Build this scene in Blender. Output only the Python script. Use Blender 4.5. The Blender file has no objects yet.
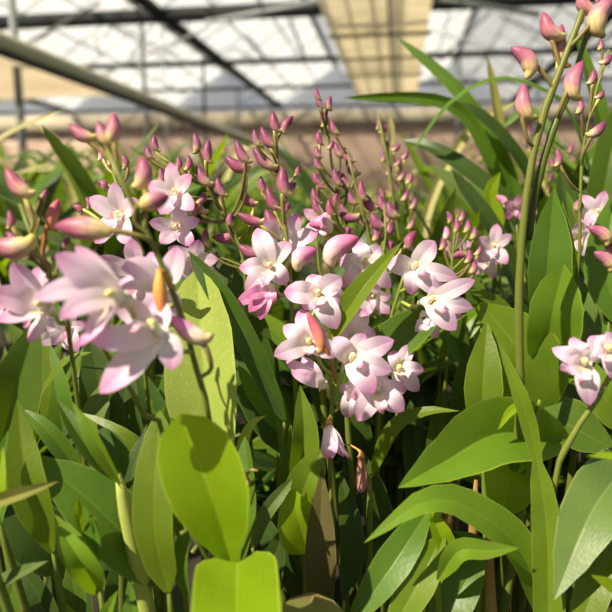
import bpy, math, random
from mathutils import Vector, Matrix, noise
R = math.radians
C = bpy.context.scene.collection
rnd = random.Random(11)

# ------------------------------------------------------------------ camera
PITCH = R(9.83)
CAM = Vector((0, 0, 0.46))
FWD = Vector((0, math.cos(PITCH), -math.sin(PITCH)))
UPV = Vector((0, math.sin(PITCH), math.cos(PITCH)))
RT = Vector((1, 0, 0))
FPX = 612.0

def P(px, py, d):
    """point at distance d (along the lens axis) seen at photo pixel px,py"""
    return CAM + d * (FWD + RT * ((px - 306) / FPX) + UPV * ((306 - py) / FPX))

cd = bpy.data.cameras.new('camera')
cd.sensor_width = 26; cd.lens = 26; cd.clip_start = 0.01; cd.clip_end = 200
cd.dof.use_dof = True; cd.dof.focus_distance = 0.345; cd.dof.aperture_fstop = 5.6
co = bpy.data.objects.new('camera', cd); C.objects.link(co)
co.location = CAM; co.rotation_euler = (R(90) - PITCH, 0, 0)
bpy.context.scene.camera = co

# ------------------------------------------------------------------ materials
def lin(h):
    h = h.lstrip('#')
    o = []
    for i in (0, 2, 4):
        c = int(h[i:i+2], 16) / 255
        o.append(c / 12.92 if c <= 0.04045 else ((c + 0.055) / 1.055) ** 2.4)
    return (*o, 1)

def newmat(name):
    m = bpy.data.materials.new(name); m.use_nodes = True
    nt = m.node_tree; nt.nodes.clear()
    out = nt.nodes.new('ShaderNodeOutputMaterial')
    return m, nt, out

class N:
    """small node helper"""
    def __init__(s, nt): s.nt = nt
    def n(s, t, **k):
        x = s.nt.nodes.new(t)
        for a, b in k.items(): setattr(x, a, b)
        return x
    def l(s, a, b): s.nt.links.new(a, b)
    def math(s, op, a, b=None):
        x = s.n('ShaderNodeMath', operation=op)
        for i, v in enumerate((a, b)):
            if v is None: continue
            if isinstance(v, (int, float)): x.inputs[i].default_value = v
            else: s.l(v, x.inputs[i])
        return x.outputs[0]
    def mix(s, f, a, b, blend='MIX'):
        x = s.n('ShaderNodeMix', data_type='RGBA', blend_type=blend)
        for i, v in ((0, f), (6, a), (7, b)):
            if isinstance(v, (int, float)): x.inputs[i].default_value = v
            elif isinstance(v, tuple): x.inputs[i].default_value = v
            else: s.l(v, x.inputs[i])
        return x.outputs[2]
    def ramp(s, fac, stops):
        x = s.n('ShaderNodeValToRGB'); e = x.color_ramp.elements
        while len(e) > 1: e.remove(e[-1])
        e[0].position, e[0].color = stops[0]
        for p, c in stops[1:]:
            q = e.new(p); q.color = c
        s.l(fac, x.inputs[0]); return x.outputs[0]
    def noise(s, vec, scale, detail=2):
        x = s.n('ShaderNodeTexNoise'); x.inputs['Scale'].default_value = scale; x.inputs['Detail'].default_value = detail
        if vec is not None: s.l(vec, x.inputs['Vector'])
        return x.outputs['Fac']

def leaf_mat(name, a, b, rib, trans, tfac=0.38, rough=0.36, speck=0.0, tipc=None, basec=None):
    m, nt, out = newmat(name); g = N(nt)
    uv = g.n('ShaderNodeUVMap'); sep = g.n('ShaderNodeSeparateXYZ'); g.l(uv.outputs[0], sep.inputs[0])
    u, v = sep.outputs[0], sep.outputs[1]
    oi = g.n('ShaderNodeObjectInfo'); tc = g.n('ShaderNodeTexCoord')
    mp = g.n('ShaderNodeMapping'); mp.inputs['Scale'].default_value = (1, 1, 1); g.l(tc.outputs['Object'], mp.inputs[0])
    blot = g.noise(mp.outputs[0], 34, 3)
    col = g.mix(g.ramp(blot, [(0.32, (0, 0, 0, 1)), (0.68, (1, 1, 1, 1))]), lin(a), lin(b))
    # parallel veins, midrib, pale margin that doubles as a painted rim highlight
    wv = g.math('SINE', g.math('MULTIPLY', u, 95.0))
    col = g.mix(g.math('MULTIPLY', g.math('ADD', wv, 1.0), 0.035), col, lin(rib))
    du = g.math('ABSOLUTE', g.math('SUBTRACT', u, 0.5))
    ribf = g.ramp(du, [(0.0, (.42, .42, .42, 1)), (0.022, (0, 0, 0, 1))])
    col = g.mix(ribf, col, lin(rib))
    edge = g.ramp(du, [(0.462, (0, 0, 0, 1)), (0.495, (.7, .7, .7, 1))])
    col = g.mix(edge, col, lin(rib))
    if basec: col = g.mix(g.ramp(v, [(0.0, (.8, .8, .8, 1)), (0.3, (0, 0, 0, 1))]), col, lin(basec))
    if tipc: col = g.mix(g.ramp(v, [(0.93, (0, 0, 0, 1)), (0.99, (.9, .9, .9, 1))]), col, lin(tipc))
    vor = g.n('ShaderNodeTexVoronoi'); vor.inputs['Scale'].default_value = 420; g.l(tc.outputs['Object'], vor.inputs['Vector'])
    if speck: col = g.mix(g.math('MULTIPLY', g.ramp(vor.outputs['Distance'], [(0.0, (1, 1, 1, 1)), (0.35, (0, 0, 0, 1))]), speck), col, lin('#eef3b0'))
    hs = g.n('ShaderNodeHueSaturation'); g.l(col, hs.inputs['Color'])
    g.l(g.math('ADD', g.math('MULTIPLY', oi.outputs['Random'], 0.022), 0.489), hs.inputs['Hue'])
    g.l(g.math('ADD', g.math('MULTIPLY', oi.outputs['Random'], 0.36), 0.8), hs.inputs['Value'])
    bs = g.n('ShaderNodeBsdfPrincipled'); g.l(hs.outputs[0], bs.inputs['Base Color'])
    bs.inputs['Roughness'].default_value = rough; bs.inputs['Specular IOR Level'].default_value = 0.30
    bp = g.n('ShaderNodeBump'); bp.inputs['Strength'].default_value = 0.12; bp.inputs['Distance'].default_value = 0.0006
    g.l(g.math('ADD', g.math('MULTIPLY', wv, 0.07), vor.outputs['Distance']), bp.inputs['Height']); g.l(bp.outputs[0], bs.inputs['Normal'])
    tr = g.n('ShaderNodeBsdfTranslucent')
    tcol = g.mix(g.math('MULTIPLY', ribf, 0.5), lin(trans), lin(rib))
    tcol = g.mix(g.math('MULTIPLY', g.math('ADD', wv, 1.0), 0.09), tcol, lin(a))
    h2 = g.n('ShaderNodeHueSaturation'); g.l(tcol, h2.inputs['Color'])
    g.l(g.math('ADD', g.math('MULTIPLY', oi.outputs['Random'], 0.3), 0.8), h2.inputs['Value'])
    g.l(h2.outputs[0], tr.inputs[0])
    mx = g.n('ShaderNodeMixShader'); mx.inputs[0].default_value = tfac
    g.l(bs.outputs[0], mx.inputs[1]); g.l(tr.outputs[0], mx.inputs[2]); g.l(mx.outputs[0], out.inputs[0])
    return m

def uv_mat(name, stops, tfac=0.0, rough=0.45, streak=None, spots=None, huev=0.02, valv=0.2, axis=1):
    """colour runs along the UV length, optional streaks/spots"""
    m, nt, out = newmat(name); g = N(nt)
    uv = g.n('ShaderNodeUVMap'); sep = g.n('ShaderNodeSeparateXYZ'); g.l(uv.outputs[0], sep.inputs[0])
    oi = g.n('ShaderNodeObjectInfo'); tc = g.n('ShaderNodeTexCoord')
    nz = g.noise(tc.outputs['Object'], 160, 2)
    f = g.math('ADD', sep.outputs[axis], g.math('MULTIPLY', g.math('SUBTRACT', nz, 0.5), 0.22))
    f = g.math('ADD', f, g.math('MULTIPLY', g.math('SUBTRACT', oi.outputs['Random'], 0.5), 0.16))
    col = g.ramp(f, [(p, lin(c)) for p, c in stops])
    if streak:
        wv = g.math('SINE', g.math('MULTIPLY', sep.outputs[0], 60.0))
        col = g.mix(g.math('MULTIPLY', g.math('ADD', wv, 1.0), 0.13), col, lin(streak))
    if spots:
        v = g.n('ShaderNodeTexVoronoi'); v.inputs['Scale'].default_value = 900; g.l(tc.outputs['Object'], v.inputs['Vector'])
        col = g.mix(g.ramp(v.outputs['Distance'], [(0.2, (.8, .8, .8, 1)), (0.45, (0, 0, 0, 1))]), col, lin(spots))
    hs = g.n('ShaderNodeHueSaturation'); g.l(col, hs.inputs['Color'])
    g.l(g.math('ADD', g.math('MULTIPLY', oi.outputs['Random'], huev), 0.5 - huev / 2), hs.inputs['Hue'])
    g.l(g.math('ADD', g.math('MULTIPLY', oi.outputs['Random'], valv), 1 - valv / 2), hs.inputs['Value'])
    bs = g.n('ShaderNodeBsdfPrincipled'); g.l(hs.outputs[0], bs.inputs['Base Color']); bs.inputs['Roughness'].default_value = rough
    bs.inputs['Specular IOR Level'].default_value = 0.3
    if tfac:
        tr = g.n('ShaderNodeBsdfTranslucent'); g.l(hs.outputs[0], tr.inputs[0])
        mx = g.n('ShaderNodeMixShader'); mx.inputs[0].default_value = tfac
        g.l(bs.outputs[0], mx.inputs[1]); g.l(tr.outputs[0], mx.inputs[2]); g.l(mx.outputs[0], out.inputs[0])
    else: g.l(bs.outputs[0], out.inputs[0])
    return m

def flat_mat(name, a, b=None, scale=3.0, rough=0.7, metal=0.0, stretch=(1, 1, 1), bump=0.0):
    m, nt, out = newmat(name); g = N(nt)
    tc = g.n('ShaderNodeTexCoord'); mp = g.n('ShaderNodeMapping'); mp.inputs['Scale'].default_value = stretch
    g.l(tc.outputs['Object'], mp.inputs[0])
    nz = g.noise(mp.outputs[0], scale, 4)
    col = g.mix(g.ramp(nz, [(0.3, (0, 0, 0, 1)), (0.7, (1, 1, 1, 1))]), lin(a), lin(b or a))
    bs = g.n('ShaderNodeBsdfPrincipled'); g.l(col, bs.inputs['Base Color']); bs.inputs['Roughness'].default_value = rough; bs.inputs['Metallic'].default_value = metal
    if bump:
        bp = g.n('ShaderNodeBump'); bp.inputs['Strength'].default_value = bump; g.l(nz, bp.inputs['Height']); g.l(bp.outputs[0], bs.inputs['Normal'])
    g.l(bs.outputs[0], out.inputs[0]); return m

def cloth_mat(name, a, b, tf=.5, scale=1.5, stretch=(1, 5, 1)):
    m, nt, out = newmat(name); g = N(nt)
    tc = g.n('ShaderNodeTexCoord'); mp = g.n('ShaderNodeMapping'); mp.inputs['Scale'].default_value = stretch
    g.l(tc.outputs['Object'], mp.inputs[0]); nz = g.noise(mp.outputs[0], scale, 4)
    col = g.mix(g.ramp(nz, [(0.3, (0, 0, 0, 1)), (0.7, (1, 1, 1, 1))]), lin(a), lin(b))
    d = g.n('ShaderNodeBsdfDiffuse'); l = g.n('ShaderNodeBsdfTranslucent'); g.l(col, d.inputs[0]); g.l(col, l.inputs[0])
    x = g.n('ShaderNodeMixShader'); x.inputs[0].default_value = tf; g.l(d.outputs[0], x.inputs[1]); g.l(l.outputs[0], x.inputs[2]); g.l(x.outputs[0], out.inputs[0])
    return m

def film_mat(name, colr, clear, trans=0.5):
    m, nt, out = newmat(name); g = N(nt)
    tc = g.n('ShaderNodeTexCoord'); nz = g.noise(tc.outputs['Object'], 0.9, 4)
    t = g.n('ShaderNodeBsdfTransparent'); d = g.n('ShaderNodeBsdfDiffuse'); l = g.n('ShaderNodeBsdfTranslucent')
    for x in (d, l): x.inputs[0].default_value = lin(colr)
    a = g.n('ShaderNodeMixShader'); a.inputs[0].default_value = trans; g.l(d.outputs[0], a.inputs[1]); g.l(l.outputs[0], a.inputs[2])
    b = g.n('ShaderNodeMixShader'); g.l(g.math('ADD', g.math('MULTIPLY', nz, 0.5), 0.72 - clear), b.inputs[0])
    g.l(t.outputs[0], b.inputs[1]); g.l(a.outputs[0], b.inputs[2]); g.l(b.outputs[0], out.inputs[0])
    return m

LEAF = {
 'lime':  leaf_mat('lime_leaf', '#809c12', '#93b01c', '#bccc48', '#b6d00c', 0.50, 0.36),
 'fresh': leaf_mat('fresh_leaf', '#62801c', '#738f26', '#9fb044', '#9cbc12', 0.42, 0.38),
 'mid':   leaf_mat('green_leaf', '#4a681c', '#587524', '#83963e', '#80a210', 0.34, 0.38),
 'dark':  leaf_mat('dark_leaf', '#344a19', '#415822', '#627338', '#5f7d12', 0.26, 0.36),  # older-leaf green, darkened further to paint in deeper shade between plants
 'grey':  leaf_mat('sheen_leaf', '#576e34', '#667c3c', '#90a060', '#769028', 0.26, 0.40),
 'speck': leaf_mat('speckled_leaf', '#a3b650', '#afc25a', '#bdcb6e', '#bcd02c', 0.36, 0.40, speck=0.35),
 'olive': leaf_mat('olive_leaf', '#76733a', '#84803e', '#97924e', '#8e8a22', 0.27, 0.5, tipc='#7b5c3c'),
 'bronze': leaf_mat('bronze_leaf', '#4c4124', '#585229', '#6c6436', '#6a601e', 0.22, 0.5),
 'straw': leaf_mat('straw_leaf', '#b7b06c', '#c6bf84', '#d8d09a', '#c6be46', 0.3, 0.5),
}
PETAL = uv_mat('petal', [(0.0, '#f3ecc8'), (0.2, '#fcf6f2'), (0.5, '#f8e6f0'), (0.76, '#f0c4e2'), (1.0, '#da80bc')], 0.40, 0.5, streak='#efcbe8')
PETALP = uv_mat('pink_petal', [(0.0, '#f5eacc'), (0.25, '#f6d6e6'), (0.65, '#eaa2cc'), (1.0, '#d264aa')], 0.36, 0.5, streak='#e694be')
PETALB = uv_mat('withered_petal', [(0.0, '#b98a5c'), (0.4, '#c99a86'), (1.0, '#a9767a')], 0.25, 0.7, streak='#8f6350')
LIP = uv_mat('lip', [(0.0, '#f0e7a2'), (0.35, '#faeee6'), (0.7, '#f4cbdc'), (1.0, '#e795bf')], 0.3, 0.5, spots='#dd86b6')
COLM = uv_mat('column', [(0.0, '#f7f2e0'), (0.6, '#f5efd2'), (1.0, '#ece08e')], 0.0, 0.4)
OVARY = uv_mat('ovary', [(0.0, '#8a9a3e'), (0.45, '#a8ac52'), (0.75, '#e8e3b4'), (1.0, '#f6ecdc')], 0.0, 0.5)
OVARYB = uv_mat('withered_ovary', [(0.0, '#8a9a3e'), (0.5, '#b98a4c'), (1.0, '#cf8a5c')], 0.0, 0.6)
BUD = uv_mat('bud', [(0.0, '#6f7a30'), (0.22, '#7c6a3a'), (0.32, '#d2cf6c'), (0.44, '#d8c492'), (0.55, '#b07683'), (0.74, '#8a4464'), (1.0, '#6b3052')], 0.0, 0.45, streak='#824060', huev=0.03, valv=0.35)
BUDL = uv_mat('large_bud', [(0.0, '#7c8436'), (0.24, '#8c7c3e'), (0.32, '#dcd26e'), (0.50, '#e4cc92'), (0.64, '#c98c90'), (0.82, '#a45a72'), (1.0, '#8a3f62')], 0.0, 0.45, streak='#9a5272', huev=0.03, valv=0.25)
BUDP = uv_mat('pale_bud', [(0.0, '#8d9440'), (0.26, '#97984a'), (0.34, '#f0e4a0'), (0.5, '#f2dcc4'), (0.68, '#e296b8'), (1.0, '#c2528e')], 0.0, 0.42, streak='#cf7aa6')
BUDR = uv_mat('red_bud', [(0.0, '#8a7030'), (0.26, '#a8742f'), (0.36, '#dc9a58'), (0.55, '#d98a74'), (0.8, '#c25a6c'), (1.0, '#b04866')], 0.0, 0.45, streak='#c9706c')
BUDO = uv_mat('orange_bud', [(0.0, '#a08434'), (0.3, '#d3a040'), (0.6, '#dc9a4c'), (1.0, '#c96a4c')], 0.0, 0.5, streak='#d8b060')
STEM = uv_mat('stem', [(0.0, '#46551c'), (0.5, '#5c6c26'), (1.0, '#767c36')], 0.0, 0.42)
STEMB = uv_mat('dark_stem', [(0.0, '#4f5a26'), (0.6, '#6a5f34'), (1.0, '#7a5c42')], 0.0, 0.45)
CANE = uv_mat('cane', [(0.0, '#3a341e'), (0.5, '#4c5424'), (1.0, '#6f7d30')], 0.0, 0.5)
CANEP = uv_mat('young_cane', [(0.0, '#7d7a3c'), (0.5, '#9aa64a'), (1.0, '#b3bd62')], 0.0, 0.45)
CANET = uv_mat('dry_cane', [(0.0, '#8a744c'), (0.5, '#b09468'), (1.0, '#94703e')], 0.0, 0.65, streak='#7a6240')

# ------------------------------------------------------------------ mesh helpers
def mesh_obj(name, verts, faces, uvs, mats, parent=None, fm=None, off=Vector((0, 0, 0))):
    me = bpy.data.meshes.new(name)
    me.from_pydata([tuple(Vector(v) - off) for v in verts], [], faces)
    if uvs:
        ul = me.uv_layers.new(name='UVMap')
        for lo in me.loops: ul.data[lo.index].uv = uvs[lo.vertex_index]
    for mt in (mats if isinstance(mats, (list, tuple)) else [mats]): me.materials.append(mt)
    for i, p in enumerate(me.polygons):
        p.use_smooth = True
        if fm: p.material_index = fm[i]
    me.update()
    o = bpy.data.objects.new(name, me); C.objects.link(o)
    if parent: o.parent = parent
    return o

def tag(o, label=None, cat=None, group=None, kind=None):
    if label: o['label'] = label
    if cat: o['category'] = cat
    if group: o['group'] = group
    if kind: o['kind'] = kind
    return o

def spline(pts, n):
    """Catmull-Rom through pts, n+1 samples"""
    pts = [Vector(p) for p in pts]
    if len(pts) == 2: pts = [pts[0], (pts[0] + pts[1]) / 2, pts[1]]
    q = [2 * pts[0] - pts[1]] + pts + [2 * pts[-1] - pts[-2]]
    # chord-length parameter so samples are even
    L = [0]
    for i in range(len(pts) - 1): L.append(L[-1] + (pts[i+1] - pts[i]).length + 1e-9)
    out = []
    for k in range(n + 1):
        s = L[-1] * k / n
        i = 0
        while i < len(pts) - 2 and s > L[i+1]: i += 1
        t = (s - L[i]) / (L[i+1] - L[i])
        p0, p1, p2, p3 = q[i:i+4]
        out.append(0.5 * ((2*p1) + (p2-p0)*t + (2*p0-5*p1+4*p2-p3)*t*t + (3*p1-p0-3*p2+p3)*t**3))
    return out

def interp(tab, t):
    for (a, x), (b, y) in zip(tab, tab[1:]):
        if t <= b:
            f = (t - a) / (b - a); f = f * f * (3 - 2 * f) * 0.5 + f * 0.5
            return x + (y - x) * f
    return tab[-1][1]

PROF = {
 'lance': [(0, .16), (.05, .34), (.12, .55), (.28, .9), (.44, 1), (.62, .88), (.78, .6), (.9, .3), (1, .005)],
 'heart': [(0, .5), (.05, .82), (.14, 1), (.6, .98), (.85, .7), (1, .01)],
 'strap': [(0, .16), (.05, .42), (.15, .78), (.4, 1), (.7, .95), (.86, .7), (.95, .38), (1, .01)],
 'paddle': [(0, .2), (.12, .34), (.3, .68), (.5, .95), (.66, 1), (.8, .92), (.9, .72), (.96, .48), (1, .03)],
 'ovate': [(0, .18), (.06, .55), (.15, .85), (.35, 1), (.55, .95), (.75, .7), (.9, .36), (1, .01)],
 'tepal': [(0, .42), (.12, .66), (.32, .95), (.52, 1), (.7, .9), (.84, .66), (.93, .4), (.98, .2), (1, .03)],
 'waist': [(0, .9), (.3, 1), (.48, .72), (.57, .3), (.68, .52), (.8, .5), (.92, .27), (1, .01)],
 'grass': [(0, .7), (.3, 1), (.6, .85), (.85, .5), (1, .01)],
}

US = [-1, -.72, -.42, -.07, 0, .07, .42, .72, 1]
def leaf_geo(path, w, face, prof='lance', fold=0.28, twist=0.0, wave=0.0, n=16, m=8, seed=0, curl=0.0, cup=0.0):
    c = spline(path, n); F = Vector(face).normalized()
    V, U, Fc = [], [], []
    prev = None
    for i in range(n + 1):
        t = i / n
        T = (c[min(i+1, n)] - c[max(i-1, 0)]).normalized()
        S = T.cross(F)
        if S.length < 0.15: S = prev if prev else T.orthogonal()
        S = S.normalized()
        if prev: S = (S * 0.7 + prev * 0.3 * (1 if S.dot(prev) > 0 else -1)).normalized()
        prev = S
        if twist: S2 = Matrix.Rotation(R(twist) * (t - 0.35), 3, T) @ S
        else: S2 = S
        Nn = S2.cross(T).normalized()
        if Nn.dot(F) < 0 and not twist: Nn = -Nn
        h = w * 0.5 * interp(PROF[prof], t)
        for j in range(m + 1):
            u = (US if m == 8 else [-1 + 2 * k / m for k in range(m + 1)])[j]
            lift = fold * abs(u) * h * (1 - 0.5 * t) - curl * u * u * h * t
            lift += wave * h * math.sin(t * 9 + seed + (2 if u > 0 else 0)) * u * u
            V.append(c[i] + S2 * (u * h) + Nn * lift - T * (cup * h * u * u * (1 - t) ** 5)); U.append((0.5 + u / 2, t))
    for i in range(n):
        for j in range(m):
            a = i * (m + 1) + j
            Fc.append((a, a + 1, a + m + 2, a + m + 1))
    return V, Fc, U

def tube_geo(path, rad, n=20, k=8, caps=True, bulge=None, v0=0.0, v1=1.0):
    """rad: function of t or number; returns swept closed tube"""
    c = spline(path, n); V, U, Fc = [], [], []
    T0 = (c[1] - c[0]).normalized(); S = T0.orthogonal().normalized()
    for i in range(n + 1):
        t = i / n
        T = (c[min(i+1, n)] - c[max(i-1, 0)]).normalized()
        S = (S - T * S.dot(T)).normalized(); B = T.cross(S)
        r = rad(t) if callable(rad) else rad
        for j in range(k):
            a = 2 * math.pi * j / k
            d = S * math.cos(a) + B * math.sin(a)
            rr = r + (bulge(t, d) if bulge else 0)
            V.append(c[i] + d * rr); U.append((j / k, v0 + (v1 - v0) * t))
    for i in range(n):
        for j in range(k):
            a, b = i * k + j, i * k + (j + 1) % k
            Fc.append((a, b, b + k, a + k))
    if caps:
        Fc.append(tuple(range(k))[::-1]); Fc.append(tuple(n * k + j for j in range(k)))
    return V, Fc, U

def box_geo(c, s, rot=None):
    V = []
    for x in (-.5, .5):
        for y in (-.5, .5):
            for z in (-.5, .5):
                p = Vector((x * s[0], y * s[1], z * s[2]))
                if rot: p = rot @ p
                V.append(Vector(c) + p)
    F = [(0, 1, 3, 2), (4, 6, 7, 5), (0, 4, 5, 1), (2, 3, 7, 6), (0, 2, 6, 4), (1, 5, 7, 3)]
    return V, F, [(0, 0)] * 8

def join(gs):
    V, F, U = [], [], []
    for v, f, u in gs:
        o = len(V); V += v; F += [tuple(i + o for i in q) for q in f]; U += u
    return V, F, U

# ------------------------------------------------------------------ plants
class Plant:
    def __init__(s, label, px, d, cat='orchid', name='orchid_plant', group=None):
        g = P(px, 560, d); s.root = Vector((g.x, g.y + 0.02, 0.0))
        s.e = bpy.data.objects.new(name, None); C.objects.link(s.e); s.e.location = s.root
        s.e.empty_display_size = 0.02
        tag(s.e, label, cat, group)
        s.bases = []; s.stems = []; s.label = label
    def obj(s, name, g, mats, parent=None):
        return mesh_obj(name, g[0], g[1], g[2], mats, parent or s.e, off=s.root)
    def leaf(s, pts, w, mat='mid', face=(0, -1, .45), prof='lance', fold=.28, twist=0, wave=.07, curl=0.0, cane=True, cup=0.0):
        q = [P(*p) for p in pts]
        dm = pts[len(pts)//2][2]
        o = s.obj('leaf', leaf_geo(q, w * dm / FPX, face, prof, fold * 1.9, twist, wave, seed=rnd.random() * 6, curl=curl, cup=cup), LEAF[mat])
        if cane: s.bases.append(q[0])
        return o
    def cane_to(s, top, r=0.0032, mat=None, start=None, name='cane', bend=0.0):
        b = start or Vector((s.root.x * .7 + top.x * .3 + rnd.uniform(-.012, .012), s.root.y * .7 + top.y * .3 + rnd.uniform(-.005, .015), 0))
        mid = (b + top) / 2 + Vector((rnd.uniform(-.008, .008) + bend, .004, 0))
        rad = lambda t: r * (1.15 - .35 * t) * (1 + .12 * max(0, math.sin(t * 26)) ** 6) * (1 if t < .93 else 1 - 9 * (t - .93))
        return s.obj(name, tube_geo([b, mid, top], rad, 22, 8), mat or CANE)
    def canes(s, r=0.0024):
        cl = []
        for b in s.bases:
            for c in cl:
                if (c[0] - b).length < 0.022: break
            else: cl.append([b])
        for c in cl: s.cane_to(c[0] + Vector((0, 0.001, 0.002)), r)
    def stem(s, pts, w, mat=None, ground=True, wt=.55):
        q = [P(*p) for p in pts]; d = pts[0][2]; r = w * d / FPX / 2
        L0 = q[:]
        if ground and q[0].z > 0.05:
            g = Vector((q[0].x * .6 + s.root.x * .4, max(q[0].y, s.root.y) + .015, 0))
            q = [g, (g * .45 + q[0] * .55) + Vector((0, .008, 0))] + q
        k = 26 if len(q) > 4 else 18
        rad = lambda t: r * (1 - (1 - wt) * max(0, (t - .3) / .7)) * (1 + .22 * max(0, math.sin(t * 30)) ** 10)
        s.obj('flower_stem', tube_geo(q, rad, k, 8), mat or STEM)
        s.stems.append((spline(L0, 40), r))
    def attach(s, p, drop=0.006):
        tgt = Vector(p) - Vector((0, 0, drop)); best = None
        for c, r in s.stems:
            for a in c:
                dd = (a - tgt).length + max(0, a.z - p.z) * 1.2
                if best is None or dd < best[0]: best = (dd, a)
        return best[1]
    def bud(s, bx, by, tx, ty, w, d=None, c=1, mat=None, dd=0.0, drop=.014, hook=1.0):
        mat = mat or BUD
        A, B = P(bx, by, d), P(tx, ty, d + dd)
        ax = (B - A); L = ax.length; W = w * .89 * d / FPX / 2; T = ax.normalized()
        r0 = min((a - A).length for st, _ in s.stems for a in st)
        at = s.attach(A, max(drop, .85 * r0))
        side = T.cross(FWD).normalized() * c
        A2 = A + T * L * .06
        bend = side * (-.06 * L)
        e = at + (A - at) * .55 - T * min(L * .25, (A - at).length * .3)
        ped = [at, e, A - side * W * .05, A + T * W * .7]
        nb = 16; ker = [A + side * W * 1.45 * hook + T * W * .25 * hook, A + side * W * .62 * hook + T * W * .5, A.lerp(B, .38), A.lerp(B, .68) - side * W * .05 * hook, B]
        pr = 0.0005 + W * .10
        g1 = tube_geo(ped, lambda t: pr * (1 + .5 * t * t), 7, 10, caps=False, v0=0, v1=.27)
        tab = [(0, .2), (.05, .34), (.14, .56), (.26, .84), (.42, .98), (.58, .93), (.75, .74), (.88, .5), (.95, .3), (1, .08)]
        def bul(t, dr):
            seam = 1 - .055 * max(0, math.cos(3 * math.atan2(dr.dot(side), dr.dot(T.cross(side)))) ) ** 6
            return W * interp(tab, t) * (seam - 1) + W * .1 * math.exp(-((t - .06) / .1) ** 2) * max(0, dr.dot(side)) ** 3
        g2 = tube_geo(ker, lambda t: W * interp(tab, t), nb, 12, caps=True, bulge=bul, v0=.31, v1=1)
        return s.obj('bud', join([g1, g2]), mat)
    def flower(s, cx, cy, d, L, face, up=(0, 0, 1), opn=68, mat=None, lip=True, spread=(1, 1, 1, 1, 1), omat=None, att=None, tepw=.55, curve=.35, simple=False, jig=15):
        mat = mat or PETAL
        ctr = P(cx, cy, d); Z = Vector(face).normalized(); Y = Vector(up); Y = (Y - Z * Y.dot(Z)).normalized(); X = Y.cross(Z)
        Lm = L * d / FPX
        at = P(*att) if att else s.attach(ctr, .008)
        bk = ctr - Z * Lm * .16
        chin = bk - Y * Lm * .16
        def rad(t): return Lm * (0.02 + .012 * t + (.085 * max(0, (t - .72) / .28) ** 1.5))
        m1 = at.lerp(bk, .5) + Vector((0, 0, .0)) - Z * Lm * .12
        fl = s.obj('flower', join([tube_geo([at, m1, chin.lerp(bk, .5), ctr], rad, 14, 8)]), omat or OVARY)
        angs = [90, 22, 158, -48, -132]; names = ['sepal', 'petal', 'petal', 'sepal', 'sepal']
        geos = []
        for a, nm, sp in zip(angs, names, spread):
            ang = R(a + rnd.uniform(-jig, jig)); op = R(opn * rnd.uniform(.76, 1.06))
            D = X * math.cos(ang) + Y * math.sin(ang)
            ln = Lm * sp * rnd.uniform(.93, 1.05)
            w = ln * tepw * (1.12 if a < 0 else (.94 if nm == 'petal' else 1))
            pts = [ctr + D * Lm * .03 - Z * Lm * .04]
            for t in (.3, .65, 1.0):
                th = op * (.72 + curve * t)
                pts.append(pts[0] + (D * math.sin(th) + Z * math.cos(th)) * ln * t)
            fc = Z * math.sin(op) - D * math.cos(op)
            geos.append((nm, leaf_geo(pts, w, fc, 'tepal', fold=.24, twist=rnd.uniform(-24, 24), wave=.09, n=12, m=8, seed=rnd.random() * 6, curl=.12)))
        for nm, g in geos: s.obj(nm, g, mat, fl)
        if lip:
            # three lobed lip: trough with raised side lobes and a turned-down mid lobe
            V, U, F = [], [], []; n, m = 10, 8
            for i in range(n + 1):
                t = i / n
                for j in range(m + 1):
                    u = -1 + 2 * j / m
                    hw = Lm * (.13 + .16 * math.exp(-((t - .42) / .17) ** 2) + .05 * math.exp(-((t - .8) / .14) ** 2)) * (1 if t < .9 else .8 - 4 * (t - .9))
                    fwd = Lm * (.5 * t - .12 * max(0, t - .6) * t); dn = -Lm * (.12 + .10 * t + .55 * max(0, t - .55) ** 2 * 2)
                    up = Lm * .26 * abs(u) ** 2.2 * math.exp(-((t - .35) / .28) ** 2)
                    V.append(ctr + Z * fwd + Y * (dn + up) + X * (u * hw * (1 - .25 * abs(u)))); U.append((.5 + u / 2, t))
            for i in range(n):
                for j in range(m):
                    a = i * (m + 1) + j; F.append((a, a + 1, a + m + 2, a + m + 1))
            s.obj('lip', (V, F, U), LIP, fl)
            cp = [ctr - Z * Lm * .03, ctr + Z * Lm * .14 + Y * Lm * .06, ctr + Z * Lm * .27 + Y * Lm * .03]
            s.obj('column', tube_geo(cp, lambda t: Lm * (.05 + .02 * math.sin(t * 3.1)) * (1 if t < .85 else 1 - 4 * (t - .85)), 10, 8), COLM, fl)
        return fl
    def flower_shaped(s, cx, cy, d, tips, att, back, lip=None, mat=None):
        """flower seen from the side: every tepal has its own measured tip"""
        ctr = P(cx, cy, d); at = P(*att); bk = P(*back); L = (ctr - bk).length
        fl = s.obj('flower', tube_geo([at, at.lerp(bk, .6) + Vector((0, 0, -.003)), bk, ctr], lambda t: .0011 + .0026 * max(0, (t - .6) / .4), 16, 8), OVARY)
        for k, (mx_, my, md, tx, ty, td, w, nm, fc) in enumerate(tips):
            g = leaf_geo([ctr, P(mx_, my, md), P(tx, ty, td)], w * d / FPX, fc, 'tepal', fold=.34, twist=rnd.uniform(-12, 12), wave=.08, n=14, m=8, seed=k * 1.7, curl=.15)
            s.obj(nm, g, mat or PETAL, fl)
        if lip:
            V, F, U = leaf_geo([P(*q) for q in lip[0]], lip[1] * d / FPX, lip[2], 'ovate', fold=.5, wave=.35, n=12, m=8, seed=2, curl=.3)
            s.obj('lip', (V, F, U), LIP, fl)
            e = P(*lip[0][0]); cpts = [ctr, ctr.lerp(e, .6) + Vector((0, -.001, .003)), e + Vector((0, -.001, .004))]
            s.obj('column', tube_geo(cpts, lambda t: .0016 * (1 if t < .85 else 1 - 4 * (t - .85)), 10, 8), COLM, fl)
        return fl
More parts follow.
